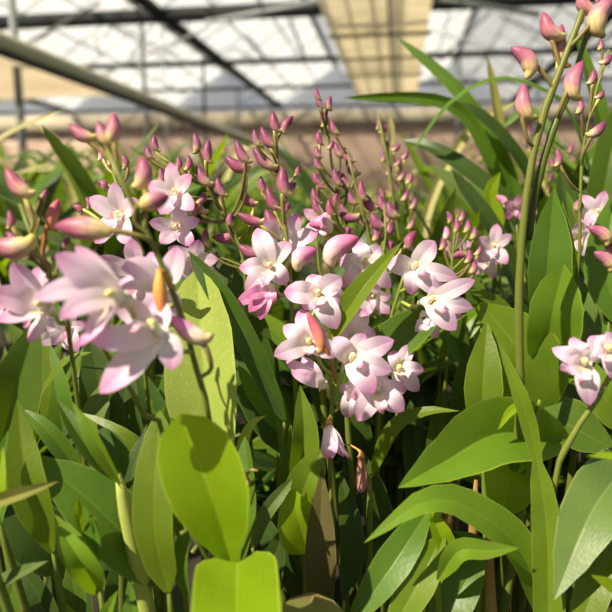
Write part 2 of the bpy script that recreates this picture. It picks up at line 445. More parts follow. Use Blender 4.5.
    def flower_tips(s, cx, cy, d, tips, att, back, lip=None, mat=None, arch=.0055):
        full = []
        for k, (tx, ty, dd, w) in enumerate(tips):
            fx, fy = (tx - cx), (ty - cy); l_ = math.hypot(fx, fy) or 1
            fc = (.35 * fx / l_ * (1 if dd >= 0 else -1), -1, .25 - .35 * fy / l_ * (1 if dd >= 0 else -1))
            full.append((cx + fx * .5, cy + fy * .5 - 1, d + dd * .35 - arch, tx, ty, d + dd, w, 'petal' if k % 3 == 1 else 'sepal', fc))
        lp = None
        if lip:
            lx, ly, lw = lip; lp = ([(cx + (lx - cx) * .25, cy + (ly - cy) * .25, d - .006), (cx + (lx - cx) * .7, cy + (ly - cy) * .7, d - .012), (lx, ly, d - .0105)], lw, (.0, -.8, .7))
        return s.flower_shaped(cx, cy, d, full, att, back, lp, mat)
    def flower_small(s, cx, cy, d, L, face, up=(0, 0, 1), mat=None, opn=65):
        return s.flower(cx, cy, d, L, face, up, opn, mat, jig=14)

CAMF = (0, -1, .2)
SUN_DIR = (-0.55, -0.40, 0.74); SUN_E = 8.2; EXPO = 0.0; SKY_E = 0.44
# ================================================================ near plants
# --- big soft flowers and lime paddle leaves (nearest plant)
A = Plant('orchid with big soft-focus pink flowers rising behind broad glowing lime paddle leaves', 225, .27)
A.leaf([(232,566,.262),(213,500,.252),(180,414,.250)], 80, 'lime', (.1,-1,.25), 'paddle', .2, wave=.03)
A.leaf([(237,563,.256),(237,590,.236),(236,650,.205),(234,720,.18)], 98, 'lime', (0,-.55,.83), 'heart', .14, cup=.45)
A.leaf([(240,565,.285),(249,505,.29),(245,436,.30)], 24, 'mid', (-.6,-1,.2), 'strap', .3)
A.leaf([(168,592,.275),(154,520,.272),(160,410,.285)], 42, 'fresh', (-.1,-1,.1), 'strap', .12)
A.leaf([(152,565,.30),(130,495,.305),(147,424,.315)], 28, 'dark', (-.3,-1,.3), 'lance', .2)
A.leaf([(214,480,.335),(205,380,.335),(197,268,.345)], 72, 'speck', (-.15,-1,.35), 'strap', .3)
A.leaf([(190,600,.28),(182,560,.275),(196,500,.285)], 20, 'mid', (-.5,-1,.3), 'lance', .3)
A.stem([(214,450,.262),(200,385,.255),(184,322,.25),(161,262,.245),(139,216,.24),(117,172,.238),(107,150,.237)], 8.5)
A.stem([(168,452,.275),(150,425,.265),(126,382,.25),(92,335,.23)], 8)
A.bud(113,231,55,226,28,.236,1,BUDL,drop=.004,hook=.2)
A.bud(138,206,169,196,22,.238,-1,BUDL,hook=.3)
A.bud(145,188,143,156,20,.24,1,BUDL)
A.bud(114,143,114,112,17,.238,1,BUDL); A.bud(107,147,98,121,14,.238,-1,BUDL); A.bud(92,143,69,124,15,.238,-1,BUDL)
A.bud(158,271,163,319,16,.242,1,BUDO,hook=.3)
A.bud(206,346,170,316,22,.246,-1,BUDP)
f_ = (0, -1, .25)
A.flower_shaped(161,335,.232,[(132,362,.226,100,393,.222,33,'sepal',(-.3,-1,.3)),(122,339,.225,87,337,.22,29,'petal',(0,-1,.6)),(134,312,.236,109,300,.234,28,'sepal',(-.3,-1,.2)),(169,348,.23,172,370,.226,26,'sepal',(.4,-1,.1)),(160,315,.24,155,298,.244,26,'petal',(-.1,-1,.3))],(192,352,.253),(170,336,.238),([(150,330,.228),(138,326,.222),(130,332,.218)],20,(-.4,-.8,.6)))
A.flower_shaped(121,299,.224,[(97,268,.222,75,246,.222,20,'petal',(.2,-1,.2)),(89,276,.216,55,254,.212,31,'sepal',(-.2,-1,.4)),(74,288,.214,34,299,.21,26,'petal',(-.2,-1,.5)),(88,301,.212,60,318,.206,26,'sepal',(-.2,-1,.4)),(99,322,.22,79,346,.218,22,'sepal',(-.6,-1,.1))],(146,330,.25),(128,303,.23),([(108,304,.216),(96,318,.213),(88,336,.214)],16,(-.5,-.9,.3)))
A.flower_shaped(163,290,.258,[(141,270,.252,121,268,.248,28,'petal',(-.2,-1,.5)),(140,282,.256,116,286,.255,22,'sepal',(-.1,-.9,.7)),(156,272,.262,150,252,.266,24,'sepal',(0,-1,.2)),(172,268,.264,178,246,.268,24,'petal',(.2,-1,.2)),(170,302,.256,172,322,.256,22,'sepal',(.3,-1,.2))],(172,306,.249),(166,292,.262))
for q in ([(256,500,.30),(247,476,.285),(240,470,.28),(228,472,.278),(224,482,.278)], [(247,474,.284),(252,470,.282),(258,471,.282)], [(246,478,.284),(248,486,.282)]):
    A.obj('dry_stalk', tube_geo([P(*x) for x in q], .0007, 10, 6), CANET)
for q in ([(212,566,.275),(199,545,.272),(187,528,.27),(182,515,.27)], [(188,530,.27),(181,534,.268)], [(198,545,.272),(192,553,.27)]):
    A.obj('spent_stalk', tube_geo([P(*x) for x in q], .0011, 10, 6), STEM)
# --- left edge plant
B = Plant('orchid at the edge of the bench with one broad upright dark leaf and plump buds', 20, .33)
B.leaf([(-8,480,.34),(14,400,.33),(38,315,.335)], 54, 'mid', (.35,-1,.25), 'lance', .3)
B.leaf([(36,445,.37),(41,390,.365),(43,327,.37)], 17, 'fresh', (.4,-1,.2), 'strap', .2)
B.leaf([(70,470,.42),(58,400,.41),(48,340,.42)], 34, 'mid', (0,-1,.2), 'lance', .2)
B.leaf([(22,432,.36),(46,388,.352),(68,360,.35),(93,352,.35)], 12, 'fresh', (-.2,-.5,.9), 'strap', .2)
B.stem([(66,310,.26),(50,282,.255),(40,258,.25),(30,232,.25),(20,204,.25)], 6.5)
B.stem([(66,318,.262),(54,280,.258),(36,250,.258),(37,215,.258),(45,197,.258)], 5)
B.bud(27,200,6,168,19,.25,-1,BUDL); B.bud(47,228,59,199,15,.257,-1,BUDR); B.bud(33,252,-12,243,27,.245,-1,BUDL)
B.bud(13,228,9,210,10,.252,1); B.bud(24,196,25,178,8,.262,1); B.bud(17,242,6,232,11,.25,1); B.bud(62,248,70,237,9,.262,-1); B.bud(42,200,47,188,7,.258,1)
B.flower_shaped(46,309,.262,[(40,286,.26,38,266,.262,24,'petal',(.2,-1,.2)),(28,286,.256,12,262,.252,26,'sepal',(-.1,-1,.3)),(20,300,.252,-10,292,.246,28,'petal',(-.1,-1,.5)),(22,314,.252,-6,320,.247,20,'sepal',(0,-.9,.7)),(40,326,.258,28,342,.256,18,'sepal',(-.4,-1,.1))],(66,322,.266),(54,312,.266),([(38,312,.255),(30,318,.252),(24,328,.25)],16,(-.4,-.9,.4)))
B.flower(62,330,.36,26,(.3,-1,-.2),(.3,0,1),66,att=(75,360,.38))
B.flower(8,300,.28,40,(-.6,-.8,.1),(0,0,1),60,att=(40,300,.27))
# --- low left shoots
D = Plant('flowerless orchid shoots with a long dark arching leaf over a pale green cane', 110, .31)
D.leaf([(168,586,.300),(102,512,.288),(30,454,.288)], 66, 'mid', (.25,-.8,.75), 'lance', .22)
D.leaf([(52,552,.285),(27,480,.28),(17,399,.29)], 37, 'fresh', (.3,-1,.1), 'lance', .2, twist=20)
D.leaf([(85,480,.33),(48,432,.325),(22,408,.33)], 20, 'mid', (.2,-.8,.6), 'lance', .25)
D.leaf([(120,482,.280),(88,448,.274),(56,399,.280)], 22, 'mid', (.7,-.8,.3), 'lance', .5)
D.leaf([(121,484,.276),(97,442,.270),(72,401,.274)], 18, 'fresh', (-.3,-1,.3), 'lance', .4)
D.leaf([(122,480,.284),(116,450,.284),(97,424,.288)], 22, 'dark', (.3,-1,.2), 'lance', .2)
D.leaf([(156,458,.34),(118,436,.336),(78,412,.345)], 20, 'fresh', (.2,-.7,.8), 'lance', .2)
D.leaf([(160,470,.36),(120,450,.36),(66,436,.37)], 22, 'mid', (.2,-.7,.8), 'lance', .2)
D.leaf([(75,575,.36),(30,528,.35),(-25,485,.35)], 60, 'dark', (.1,-.8,.7), 'lance', .2)
D.leaf([(110,560,.36),(90,480,.37),(62,425,.38)], 36, 'dark', (.1,-1,.4), 'lance', .2)
D.cane_to(P(118,474,.279), .0046, CANEP, P(150,560,.275) - Vector((-.02,-.02,.19)), 'young_cane')
D.bases.pop(3); D.bases.pop(3)
F_ = Plant('young orchid shoot with a folded lime leaf low beneath the dark arching leaf', 98, .275)
F_.leaf([(99,592,.272),(74,556,.266),(54,514,.27)], 30, 'fresh', (.8,-.8,.2), 'lance', .6)
F_.leaf([(99,592,.268),(80,560,.258),(58,525,.262)], 26, 'fresh', (.7,-1,.1), 'lance', .6)
F_.leaf([(92,570,.276),(99,545,.276),(84,505,.278)], 22, 'mid', (-.5,-1,.2), 'lance', .4)
F_.leaf([(82,532,.276),(79,515,.274),(78,499,.27)], 9, 'lime', (.3,-1,.2), 'strap', .2, cane=False)
F_.leaf([(98,540,.278),(94,525,.276),(90,513,.276)], 7, 'fresh', (.3,-1,.2), 'strap', .2, cane=False)
F_.leaf([(100,640,.27),(108,612,.264),(118,590,.262)], 15, 'fresh', (-.3,-1,.3), 'lance', .4)
F_.leaf([(-30,600,.27),(15,576,.265),(48,561,.262)], 16, 'grey', (.1,-.6,.9), 'lance', .3)
F_.leaf([(60,660,.29),(40,600,.29),(15,560,.295)], 30, 'dark', (.1,-1,.4), 'lance', .3)
F_.leaf([(130,640,.31),(120,590,.31),(125,545,.315)], 30, 'dark', (.1,-1,.3), 'ovate', .3)
F_.leaf([(70,650,.31),(75,600,.31),(68,560,.315)], 26, 'mid', (.1,-1,.3), 'ovate', .3)
F_.leaf([(-30,510,.25),(22,494,.248),(59,481,.25)], 14, 'olive', (.0,-.9,.5), 'lance', .7)
F_.leaf([(-4,520,.27),(-2,485,.27),(3,446,.275)], 15, 'lime', (.3,-1,.2), 'lance', .3)
for q, w_, m_ in [([(10,680,.32),(8,610,.315),(24,556,.32)],34,'mid'), ([(60,690,.32),(42,625,.315),(50,575,.32)],30,'dark'), ([(160,690,.30),(140,640,.295),(128,580,.30)],32,'mid'), ([(185,680,.30),(176,630,.30),(180,575,.305)],26,'dark'), ([(-20,560,.31),(-6,500,.31),(8,430,.315)],30,'mid'), ([(90,690,.33),(80,620,.325),(88,560,.33)],34,'dark'), ([(140,600,.33),(108,560,.325),(80,545,.33)],26,'dark')]:
    F_.leaf(q, w_, m_, (.05,-1,.35), 'lance', .2)
# --- bud cluster, behind
S3 = Plant('orchid with a loose cluster of mauve buds and a dark strap leaf', 225, .40)
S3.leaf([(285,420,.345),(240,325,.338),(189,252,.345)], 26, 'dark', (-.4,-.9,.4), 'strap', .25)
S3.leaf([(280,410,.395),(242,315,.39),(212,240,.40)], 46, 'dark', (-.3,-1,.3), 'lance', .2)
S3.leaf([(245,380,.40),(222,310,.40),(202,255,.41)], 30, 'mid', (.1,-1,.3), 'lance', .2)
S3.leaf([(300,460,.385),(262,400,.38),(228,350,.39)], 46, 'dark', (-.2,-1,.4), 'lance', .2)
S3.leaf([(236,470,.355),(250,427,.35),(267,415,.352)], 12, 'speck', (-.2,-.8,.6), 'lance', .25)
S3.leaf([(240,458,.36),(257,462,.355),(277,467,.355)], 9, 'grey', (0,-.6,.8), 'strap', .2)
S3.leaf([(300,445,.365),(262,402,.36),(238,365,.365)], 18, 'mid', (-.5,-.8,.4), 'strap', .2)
S3.stem([(246,290,.375),(237,240,.37),(222,214,.37),(212,190,.37),(205,165,.37)], 5)
for b in [(199,153,194,133,10),(206,163,209,139,11),(208,188,197,165,13),(222,198,217,177,11),(204,216,185,196,12),(246,174,225,156,14),(246,165,236,140,12),(205,247,206,228,9),(236,239,212,237,13),(253,208,239,189,12),(259,258,238,245,14),(172,216,175,199,10),(155,152,154,135,9),(163,185,160,168,9),(228,225,232,212,9),(182,232,186,216,8),(150,160,147,146,8),(180,170,178,156,8)]:
    S3.bud(*b, d=.37 + rnd.uniform(-.012, .012), c=(1 if rnd.random() < .2 else -1))
# --- main stem
M = Plant('orchid with tall bud-tipped stem above open pale pink flowers facing the lens', 290, .37)
M.stem([(296,420,.362),(292,330,.36),(291,280,.36),(285,225,.36),(278,170,.36),(276,130,.36)], 6)
for b in [(275,133,273,111,11),(281,131,293,116,10),(258,148,254,129,9),(272,150,261,127,12),(273,172,253,147,14),(283,196,283,166,15),(276,213,267,187,13),(275,231,266,209,15),(262,193,261,176,9),(288,192,296,182,9),(284,211,290,203,8),(262,226,237,213,12),(296,175,300,166,7)]:
    M.bud(*b, d=.36 + rnd.uniform(-.01, .01), c=(1 if rnd.random() < .2 else -1))
M.bud(291,260,317,250,21,.352,-1,BUDP)
M.flower_tips(271,267,.350,[(257,228,.004,21),(239,268,-.002,18),(246,291,-.006,20),(287,284,-.002,19),(289,241,.010,17)],(291,290,.36),(277,266,.358),(263,286,14))
M.flower_tips(268,289,.347,[(236,304,-.006,14),(249,312,-.008,15),(260,320,-.006,15),(271,306,-.004,15),(246,298,-.012,14)],(289,294,.358),(274,287,.352),None,PETALP)
M.flower_tips(318,295,.340,[(312,274,.004,18),(284,292,-.002,23),(341,277,0,22),(346,301,-.002,20),(337,329,-.006,24),(303,309,-.002,16)],(300,328,.352),(320,300,.350),(319,308,16))
M.flower(284,243,.368,34,(.3,-.9,.3),(.2,0,1),60,att=(290,260,.36))
# --- centre cluster, withered flowers
E = Plant('orchid with white-pink flower cluster above two withered drooping blooms and upright lime leaves', 318, .35)
E.stem([(333,540,.356),(330,480,.35),(331,420,.347),(334,380,.347),(338,346,.347)], 6.5)
E.flower_tips(309,344,.336,[(301,309,.004,19),(283,326,.0,18),(274,356,-.006,21),(340,354,-.004,20),(329,332,.006,17)],(332,376,.347),(315,350,.344),(308,356,13))
E.bud(326,350,307,312,14,.328,1,BUDR)
E.flower_tips(322,384,.340,[(286,361,-.004,14),(291,372,-.01,15),(302,357,.002,14),(304,374,-.012,14)],(331,396,.347),(327,388,.343),None)
E.flower_tips(350,360,.332,[(334,337,-.004,21),(394,340,-.002,22),(392,371,-.006,21),(374,393,-.008,25),(365,334,.004,19)],(335,388,.347),(344,364,.340),(366,364,14))
E.flower_tips(350,336,.350,[(366,309,.0,20),(338,318,.002,18),(376,334,-.002,18),(332,338,-.002,17),(352,312,.006,16)],(336,364,.35),(346,342,.354))
E.flower_tips(377,390,.338,[(357,421,-.004,22),(404,411,-.006,22),(407,389,-.002,17),(351,398,.0,18),(384,372,.004,19)],(335,404,.347),(370,391,.346),(383,414,13))
E.flower_tips(352,392,.347,[(347,418,-.002,18),(340,392,-.002,16),(360,375,.002,16),(366,410,-.002,18)],(334,412,.347),(348,390,.352))
E.flower_tips(398,370,.352,[(411,345,.002,15),(424,370,-.002,15),(419,391,-.004,17),(400,394,-.002,15),(393,350,.004,15)],(345,388,.35),(391,371,.358),(404,382,10))
E.flower(329,426,.330,37,(.16,-.45,-.9),(0,-1,.2),27,PETAL,lip=False,omat=OVARYB,att=(333,424,.347),tepw=.42,curve=.1,spread=(1,1.05,.9,1,.95))
E.flower(361,458,.332,36,(.08,-.25,-1),(0,-1,0),11,PETALB,lip=False,omat=OVARYB,att=(338,446,.346),tepw=.28,curve=.1)
E.leaf([(294,492,.345),(304,440,.34),(300,385,.345)], 29, 'fresh', (.25,-1,.2), 'lance', .35)
E.leaf([(290,500,.35),(286,430,.35),(268,366,.358)], 17, 'mid', (-.5,-1,.2), 'strap', .25)
E.leaf([(296,512,.34),(307,480,.332),(323,448,.335)], 38, 'fresh', (-.1,-1,.4), 'ovate', .2)
E.leaf([(308,552,.335),(298,518,.328),(290,488,.328)], 46, 'lime', (.0,-1,.3), 'ovate', .2)
E.leaf([(252,548,.325),(264,515,.322),(292,479,.326)], 15, 'grey', (.3,-.9,.5), 'strap', .3)
E.leaf([(322,620,.325),(320,560,.32),(322,468,.33)], 32, 'bronze', (.05,-1,.2), 'lance', .2)
E.leaf([(305,700,.28),(310,650,.275),(312,592,.285)], 78, 'olive', (.1,-.8,.6), 'paddle', .15)
E.leaf([(305,605,.365),(277,550,.355),(250,495,.365)], 26, 'dark', (-.2,-1,.4), 'lance', .2)
E.leaf([(318,590,.37),(288,545,.365),(262,500,.375)], 22, 'mid', (-.2,-1,.4), 'lance', .2)
E.leaf([(345,600,.36),(352,540,.36),(340,470,.37)], 26, 'dark', (.1,-1,.3), 'lance', .2)
E.leaf([(275,640,.34),(268,580,.34),(288,520,.35)], 30, 'dark', (.1,-1,.3), 'lance', .2)
# --- back bud spikes
S5 = Plant('orchid with many slim upright spikes of small mauve buds against the brown wall', 345, .45)
S5.stem([(350,330,.43),(343,240,.42),(335,180,.42),(327,135,.42),(320,108,.42)], 4)
S5.stem([(326,320,.435),(318,260,.43),(317,200,.43),(319,150,.43),(320,130,.43)], 3.6)
S5.stem([(388,330,.415),(373,255,.41),(361,205,.41),(353,175,.41),(347,150,.41)], 5)
S5.stem([(384,320,.40),(382,270,.40),(386,235,.40),(384,205,.40)], 4)
for b in [(318,101,316,88,7),(321,109,317,95,7),(327,110,331,96,8),(327,126,322,111,9),(336,136,331,120,8),(340,159,335,142,9),(320,146,318,131,8),(318,159,316,146,8),(319,171,315,157,8),(318,186,314,171,9),(317,206,313,188,10),(322,190,318,180,7),(318,214,314,198,9),(350,164,344,147,10),(355,177,347,159,11),(347,191,341,172,11),(338,187,334,168,9),(362,201,361,180,10),(354,206,349,192,9),(330,216,329,199,9),(371,211,366,194,12),(384,213,379,195,12),(393,220,388,201,13),(380,231,371,212,13),(358,221,338,213,12),(366,226,362,213,9),(389,236,390,221,11),(405,247,416,231,13),(396,254,388,239,11),(330,150,333,140,6),(345,215,341,203,8),(334,205,337,193,8),(378,240,374,229,9),(352,235,346,226,10)]:
    S5.bud(*b, d=.415 + rnd.uniform(-.012, .012), c=(1 if rnd.random() < .2 else -1))
S5.bud(323,253,359,238,26,.365,-1,BUDP)
S5.bud(331,222,309,225,18,.40,1,BUDP)
S5.flower_tips(366,263,.382,[(337,262,-.002,17),(357,242,.004,17),(342,286,-.004,17),(391,288,-.002,17),(380,246,.006,15)],(382,294,.40),(369,267,.39),(361,274,11))
S5.flower(374,294,.38,26,(-.3,-.9,-.4),(0,0,1),60,att=(384,310,.40))
S5.flower(322,222,.42,22,(-.5,-.8,.2),(0,0,1),55,att=(330,240,.43))
S5.leaf([(345,460,.42),(325,380,.42),(305,320,.43)], 36, 'dark', (.1,-1,.3), 'lance', .2)
S5.leaf([(370,470,.42),(345,400,.415),(330,340,.42)], 34, 'dark', (-.1,-1,.3), 'lance', .2)
# --- flowers right of centre
H = Plant('orchid with white-pink flowers over a broad dark leaf with one sunlit margin', 390, .38)
H.stem([(380,400,.375),(387,345,.37),(394,305,.368),(402,283,.365),(408,262,.365)], 6)
H.flower_tips(413,269,.350,[(387,263,-.002,21),(435,241,.002,21),(439,294,-.006,19),(457,277,-.002,18),(411,295,-.004,18)],(400,292,.366),(412,276,.358),(427,272,12))
H.flower_tips(428,302,.346,[(475,280,-.004,17),(473,308,-.004,18),(456,330,-.008,22),(462,317,.004,15),(446,284,.006,16)],(402,302,.366),(421,302,.352),(448,311,12))
H.flower_tips(424,318,.362,[(438,338,-.002,14),(420,340,-.002,14),(436,322,.0,13)],(405,308,.368),(420,310,.365))
H.leaf([(318,358,.345),(360,292,.335),(402,242,.342)], 24, 'fresh', (-.45,-.85,.3), 'lance', .35)
H.leaf([(345,388,.37),(396,342,.358),(452,300,.365)], 46, 'mid', (-.35,-.85,.5), 'lance', .25)
H.leaf([(370,478,.36),(393,430,.352),(425,412,.342),(460,411,.335)], 18, 'fresh', (0,-.55,.85), 'lance', .2)
H.leaf([(437,580,.39),(436,480,.385),(442,388,.395)], 28, 'mid', (.1,-1,.2), 'strap', .2)
H.leaf([(420,560,.40),(418,480,.40),(410,400,.41)], 30, 'dark', (.1,-1,.2), 'strap', .2)
H.leaf([(385,560,.39),(375,500,.385),(362,450,.39)], 30, 'dark', (.1,-1,.3), 'lance', .2)
# --- arching bright leaves low right
K = Plant('flowerless orchid with bright arching leaves beside a bare tan dry cane', 470, .31)
K.leaf([(566,441,.345),(500,434,.325),(445,462,.305),(398,488,.29)], 70, 'fresh', (-.2,-.85,.5), 'lance', .5)
K.leaf([(492,474,.34),(520,463,.335),(544,448,.34)], 16, 'lime', (.1,-.7,.7), 'lance', .2)
K.leaf([(556,650,.31),(523,555,.30),(470,509,.29),(425,502,.282),(364,543,.275)], 42, 'fresh', (-.1,-.62,.8), 'lance', .2)
K.leaf([(430,508,.318),(396,560,.305),(342,636,.30)], 36, 'mid', (-.35,-.85,.5), 'lance', .25)
K.leaf([(443,534,.31),(420,580,.30),(380,650,.295)], 36, 'fresh', (-.35,-.85,.5), 'lance', .25)
K.leaf([(482,552,.315),(455,600,.305),(420,660,.30)], 38, 'mid', (-.3,-.85,.5), 'lance', .2)
K.leaf([(438,580,.295),(458,552,.288),(486,551,.285),(519,548,.285)], 22, 'fresh', (0,-.7,.7), 'lance', .4)
K.leaf([(492,552,.298),(474,540,.295),(453,531,.295)], 12, 'dark', (0,-.8,.6), 'lance', .3)
K.leaf([(452,560,.31),(440,535,.308),(430,508,.31)], 22, 'lime', (.3,-1,.3), 'ovate', .3)
K.leaf([(508,446,.345),(507,485,.326),(501,521,.32)], 64, 'lime', (.1,-1,.1), 'ovate', .15)
K.leaf([(549,640,.295),(547,530,.30),(534,446,.305),(519,392,.305),(498,342,.312)], 31, 'fresh', (-.35,-1,.2), 'waist', .25)
K.leaf([(540,404,.325),(514,409,.318),(498,430,.312)], 10, 'lime', (-.1,-.6,.8), 'lance', .2)
K.cane_to(P(487,531,.315), .0035, CANET, P(505,640,.31) - Vector((0, 0, .16)), 'dry_cane')
K.cane_to(P(476,480,.36), .0034, CANET, None, 'dry_cane')
K.cane_to(P(524,500,.36), .0034, CANET, None, 'dry_cane')
K.cane_to(P(450,470,.38), .0034, CANET, None, 'dry_cane')
# --- tall spike at the right
T = Plant('orchid with the tallest stem of large two-tone buds reaching the roof beams', 535, .34)
T.stem([(519,420,.325),(519,350,.318),(519,290,.313),(524,215,.31),(534,150,.308),(548,100,.306),(566,55,.304),(583,10,.303),(592,-20,.302)], 11)
T.stem([(528,240,.315),(536,190,.313),(553,130,.31),(569,92,.31),(582,50,.31),(592,15,.31)], 8, ground=False)
T.stem([(575,300,.37),(580,200,.36),(584,140,.36),(596,92,.355),(609,50,.355)], 5)
for b in [(538,68,511,47,20,.303,1),(553,42,543,12,18,.303,-1),(558,67,562,24,16,.308,-1),(523,120,524,83,18,.303,-1),(566,95,583,61,20,.303,-1),(588,28,614,-3,23,.3,-1),(584,14,582,-10,16,.303,-1),(600,8,604,-14,14,.31,-1)]:
    T.bud(*b[:5], d=b[5], c=b[6], mat=BUDL, drop=.009, hook=1.25)
for b in [(592,85,594,69,9),(581,114,580,97,9),(590,139,606,121,12),(603,66,612,54,9),(602,50,600,39,7),(560,166,557,148,9),(598,100,604,90,7)]:
    T.bud(*b, d=.355, c=1)
T.leaf([(542,345,.37),(548,262,.362),(554,187,.37)], 48, 'mid', (.1,-1,.2), 'lance', .2)
T.leaf([(562,330,.375),(566,260,.37),(562,200,.38)], 24, 'fresh', (.5,-1,.2), 'lance', .2)
T.leaf([(545,362,.355),(553,312,.346),(564,264,.35)], 60, 'fresh', (.1,-1,.25), 'ovate', .2)
T.leaf([(586,370,.375),(584,320,.37),(578,272,.38)], 34, 'grey', (.2,-1,.2), 'lance', .2)
T.leaf([(520,420,.36),(524,362,.35),(481,303,.352)], 82, 'fresh', (.15,-1,.1), 'ovate', .12)
T.leaf([(484,440,.342),(483,385,.34),(487,322,.346)], 38, 'fresh', (-.2,-1,.2), 'lance', .25)
T.leaf([(455,440,.39),(470,380,.385),(480,330,.39)], 40, 'dark', (.2,-1,.3), 'lance', .2)
# --- flower at right edge
Q = Plant('orchid with a single open pink flower on a slanting green stem above a silvery leaf', 585, .31)
Q.stem([(552,500,.31),(566,447,.30),(586,415,.295),(602,392,.292),(612,372,.292)], 9)
Q.flower_tips(584,364,.283,[(574,337,.003,19),(552,348,-.001,18),(560,370,-.003,19),(590,405,-.008,24),(602,340,.005,21)],(601,394,.292),(589,368,.289),(582,384,17))
Q.flower_tips(608,352,.285,[(590,336,.003,18),(597,362,-.002,15),(614,334,.003,19),(632,352,0,20),(617,380,-.006,20)],(611,380,.292),(611,356,.290),(606,364,12))
Q.leaf([(645,445,.325),(594,508,.298),(554,600,.285)], 60, 'grey', (-.35,-.75,.65), 'lance', .25)
Q.leaf([(528,404,.36),(574,428,.35),(618,452,.345)], 52, 'mid', (.15,-.85,.6), 'lance', .2)
Q.leaf([(650,520,.31),(604,568,.298),(572,650,.29)], 34, 'fresh', (-.4,-.8,.4), 'strap', .25)
Q.leaf([(640,600,.27),(614,588,.268),(591,575,.268)], 16, 'lime', (-.1,-.7,.7), 'lance', .3)
Q.leaf([(660,470,.25),(618,458,.245),(587,456,.243)], 13, 'lime', (0,-.5,.9), 'lance', .3)
Q.leaf([(600,470,.36),(590,420,.36),(560,380,.37)], 44, 'dark', (-.1,-1,.3), 'lance', .2)
Q.leaf([(640,430,.36),(606,400,.355),(592,360,.36)], 40, 'fresh', (-.1,-1,.3), 'lance', .2)
Q.leaf([(560,620,.34),(575,560,.335),(580,500,.34)], 40, 'dark', (-.1,-1,.3), 'lance', .2)
Q.leaf([(625,330,.36),(606,270,.36),(615,190,.37)], 44, 'mid', (-.3,-1,.3), 'lance', .2)
Q.stem([(640,330,.33),(626,285,.325),(620,245,.32)], 6, ground=True)
Q.bud(612,238,588,227,15,.315,1,BUDL); Q.bud(616,265,594,252,15,.315,1,BUDL); Q.bud(613,252,605,241,11,.32,1)
# --- small pink flowers further back at the right
V_ = Plant('orchid with faint small pink flowers in the shade behind the tallest stem', 500, .48)
V_.stem([(505,330,.47),(500,280,.46),(497,245,.46)], 4); V_.stem([(530,330,.48),(520,260,.48),(516,215,.48)], 4)
V_.flower(494,246,.45,22,(-.2,-.95,.1),(0,0,1),66); V_.flower(487,262,.46,18,(-.5,-.85,-.3),(0,0,1),60)
V_.flower(514,207,.47,18,(.1,-.9,-.2),(0,0,1),55,PETALP); V_.bud(508,203,496,196,9,.47,1,BUDP)
V_.leaf([(530,330,.5),(498,240,.49),(452,170,.5)], 26, 'dark', (.3,-.8,.6), 'strap', .2)
V_.leaf([(500,380,.47),(478,310,.465),(470,250,.47)], 26, 'mid', (.1,-1,.3), 'lance', .2)
V_.leaf([(520,370,.45),(500,310,.445),(462,285,.44)], 24, 'fresh', (.1,-.7,.7), 'lance', .2)
V_.leaf([(500,230,.52),(490,195,.52),(500,172,.52)], 17, 'lime', (.1,-1,.3), 'ovate', .2)
W_ = Plant('orchid with white flowers half hidden behind the buds near the silvery upright leaf', 590, .45)
W_.stem([(600,330,.45),(590,260,.44),(585,225,.44)], 4)
W_.flower(597,212,.43,22,(-.2,-.95,.2),(.2,0,1),66); W_.flower(577,236,.44,24,(-.1,-.95,-.2),(0,0,1),66); W_.flower(584,218,.45,18,(.2,-.9,.3),(0,0,1),60)
W_.bud(574,210,582,198,8,.44,-1)
W_.leaf([(610,320,.46),(585,250,.45),(566,190,.46)], 28, 'mid', (.2,-1,.3), 'lance', .2)
W_.leaf([(640,330,.45),(620,240,.45),(636,160,.46)], 40, 'fresh', (-.2,-1,.3), 'lance', .2)
S7 = Plant('orchid with a tight knot of tiny pink buds behind the white-pink flowers', 455, .45)
S7.stem([(448,340,.44),(451,280,.43),(454,240,.43),(457,215,.43)], 4.5)
for b in [(447,240,446,226,8),(444,250,443,236,8),(458,232,456,217,8),(468,233,468,219,8),(474,240,475,226,8),(470,263,469,249,9),(474,274,474,260,9),(466,252,450,258,9),(452,222,447,211,7),(462,222,463,210,7),(478,256,481,245,7)]:
    S7.bud(*b, d=.43, c=1, mat=BUDP if b[0] % 2 else BUD)
S7.flower(458,248,.44,20,(-.3,-.9,.1),(0,0,1),50)
S7.leaf([(470,370,.45),(440,310,.445),(425,260,.45)], 30, 'mid', (.2,-1,.4), 'lance', .2)
S7.leaf([(440,360,.46),(470,320,.455),(505,300,.46)], 26, 'fresh', (.0,-.8,.6), 'lance', .2)
S6 = Plant('orchid with thin beaded bud spikes in front of the strap-leaved plants', 395, .55)
S6.stem([(404,300,.52),(393,200,.51),(386,150,.51),(378,116,.51)], 4); S6.stem([(414,300,.53),(406,200,.52),(399,158,.52)], 4); S6.stem([(380,300,.53),(385,230,.52),(388,190,.52)], 4)
for b in [(380,129,377,120,6),(385,141,380,131,6),(388,151,386,140,6),(394,152,400,144,6),(385,162,382,151,6),(397,167,402,157,6),(391,174,387,162,7),(400,182,405,171,7),(410,184,411,171,7),(393,197,389,184,7),(404,202,408,190,7),(413,210,416,197,7),(398,212,394,200,7),(384,200,380,188,7),(390,222,386,210,7),(410,230,414,218,7),(382,134,386,124,6),(404,160,408,150,6)]:
    S6.bud(*b, d=.515, c=1)
S6.leaf([(390,150,.53),(391,133,.53),(389,116,.53)], 8, 'straw', (.3,-1,.1), 'strap', .2)
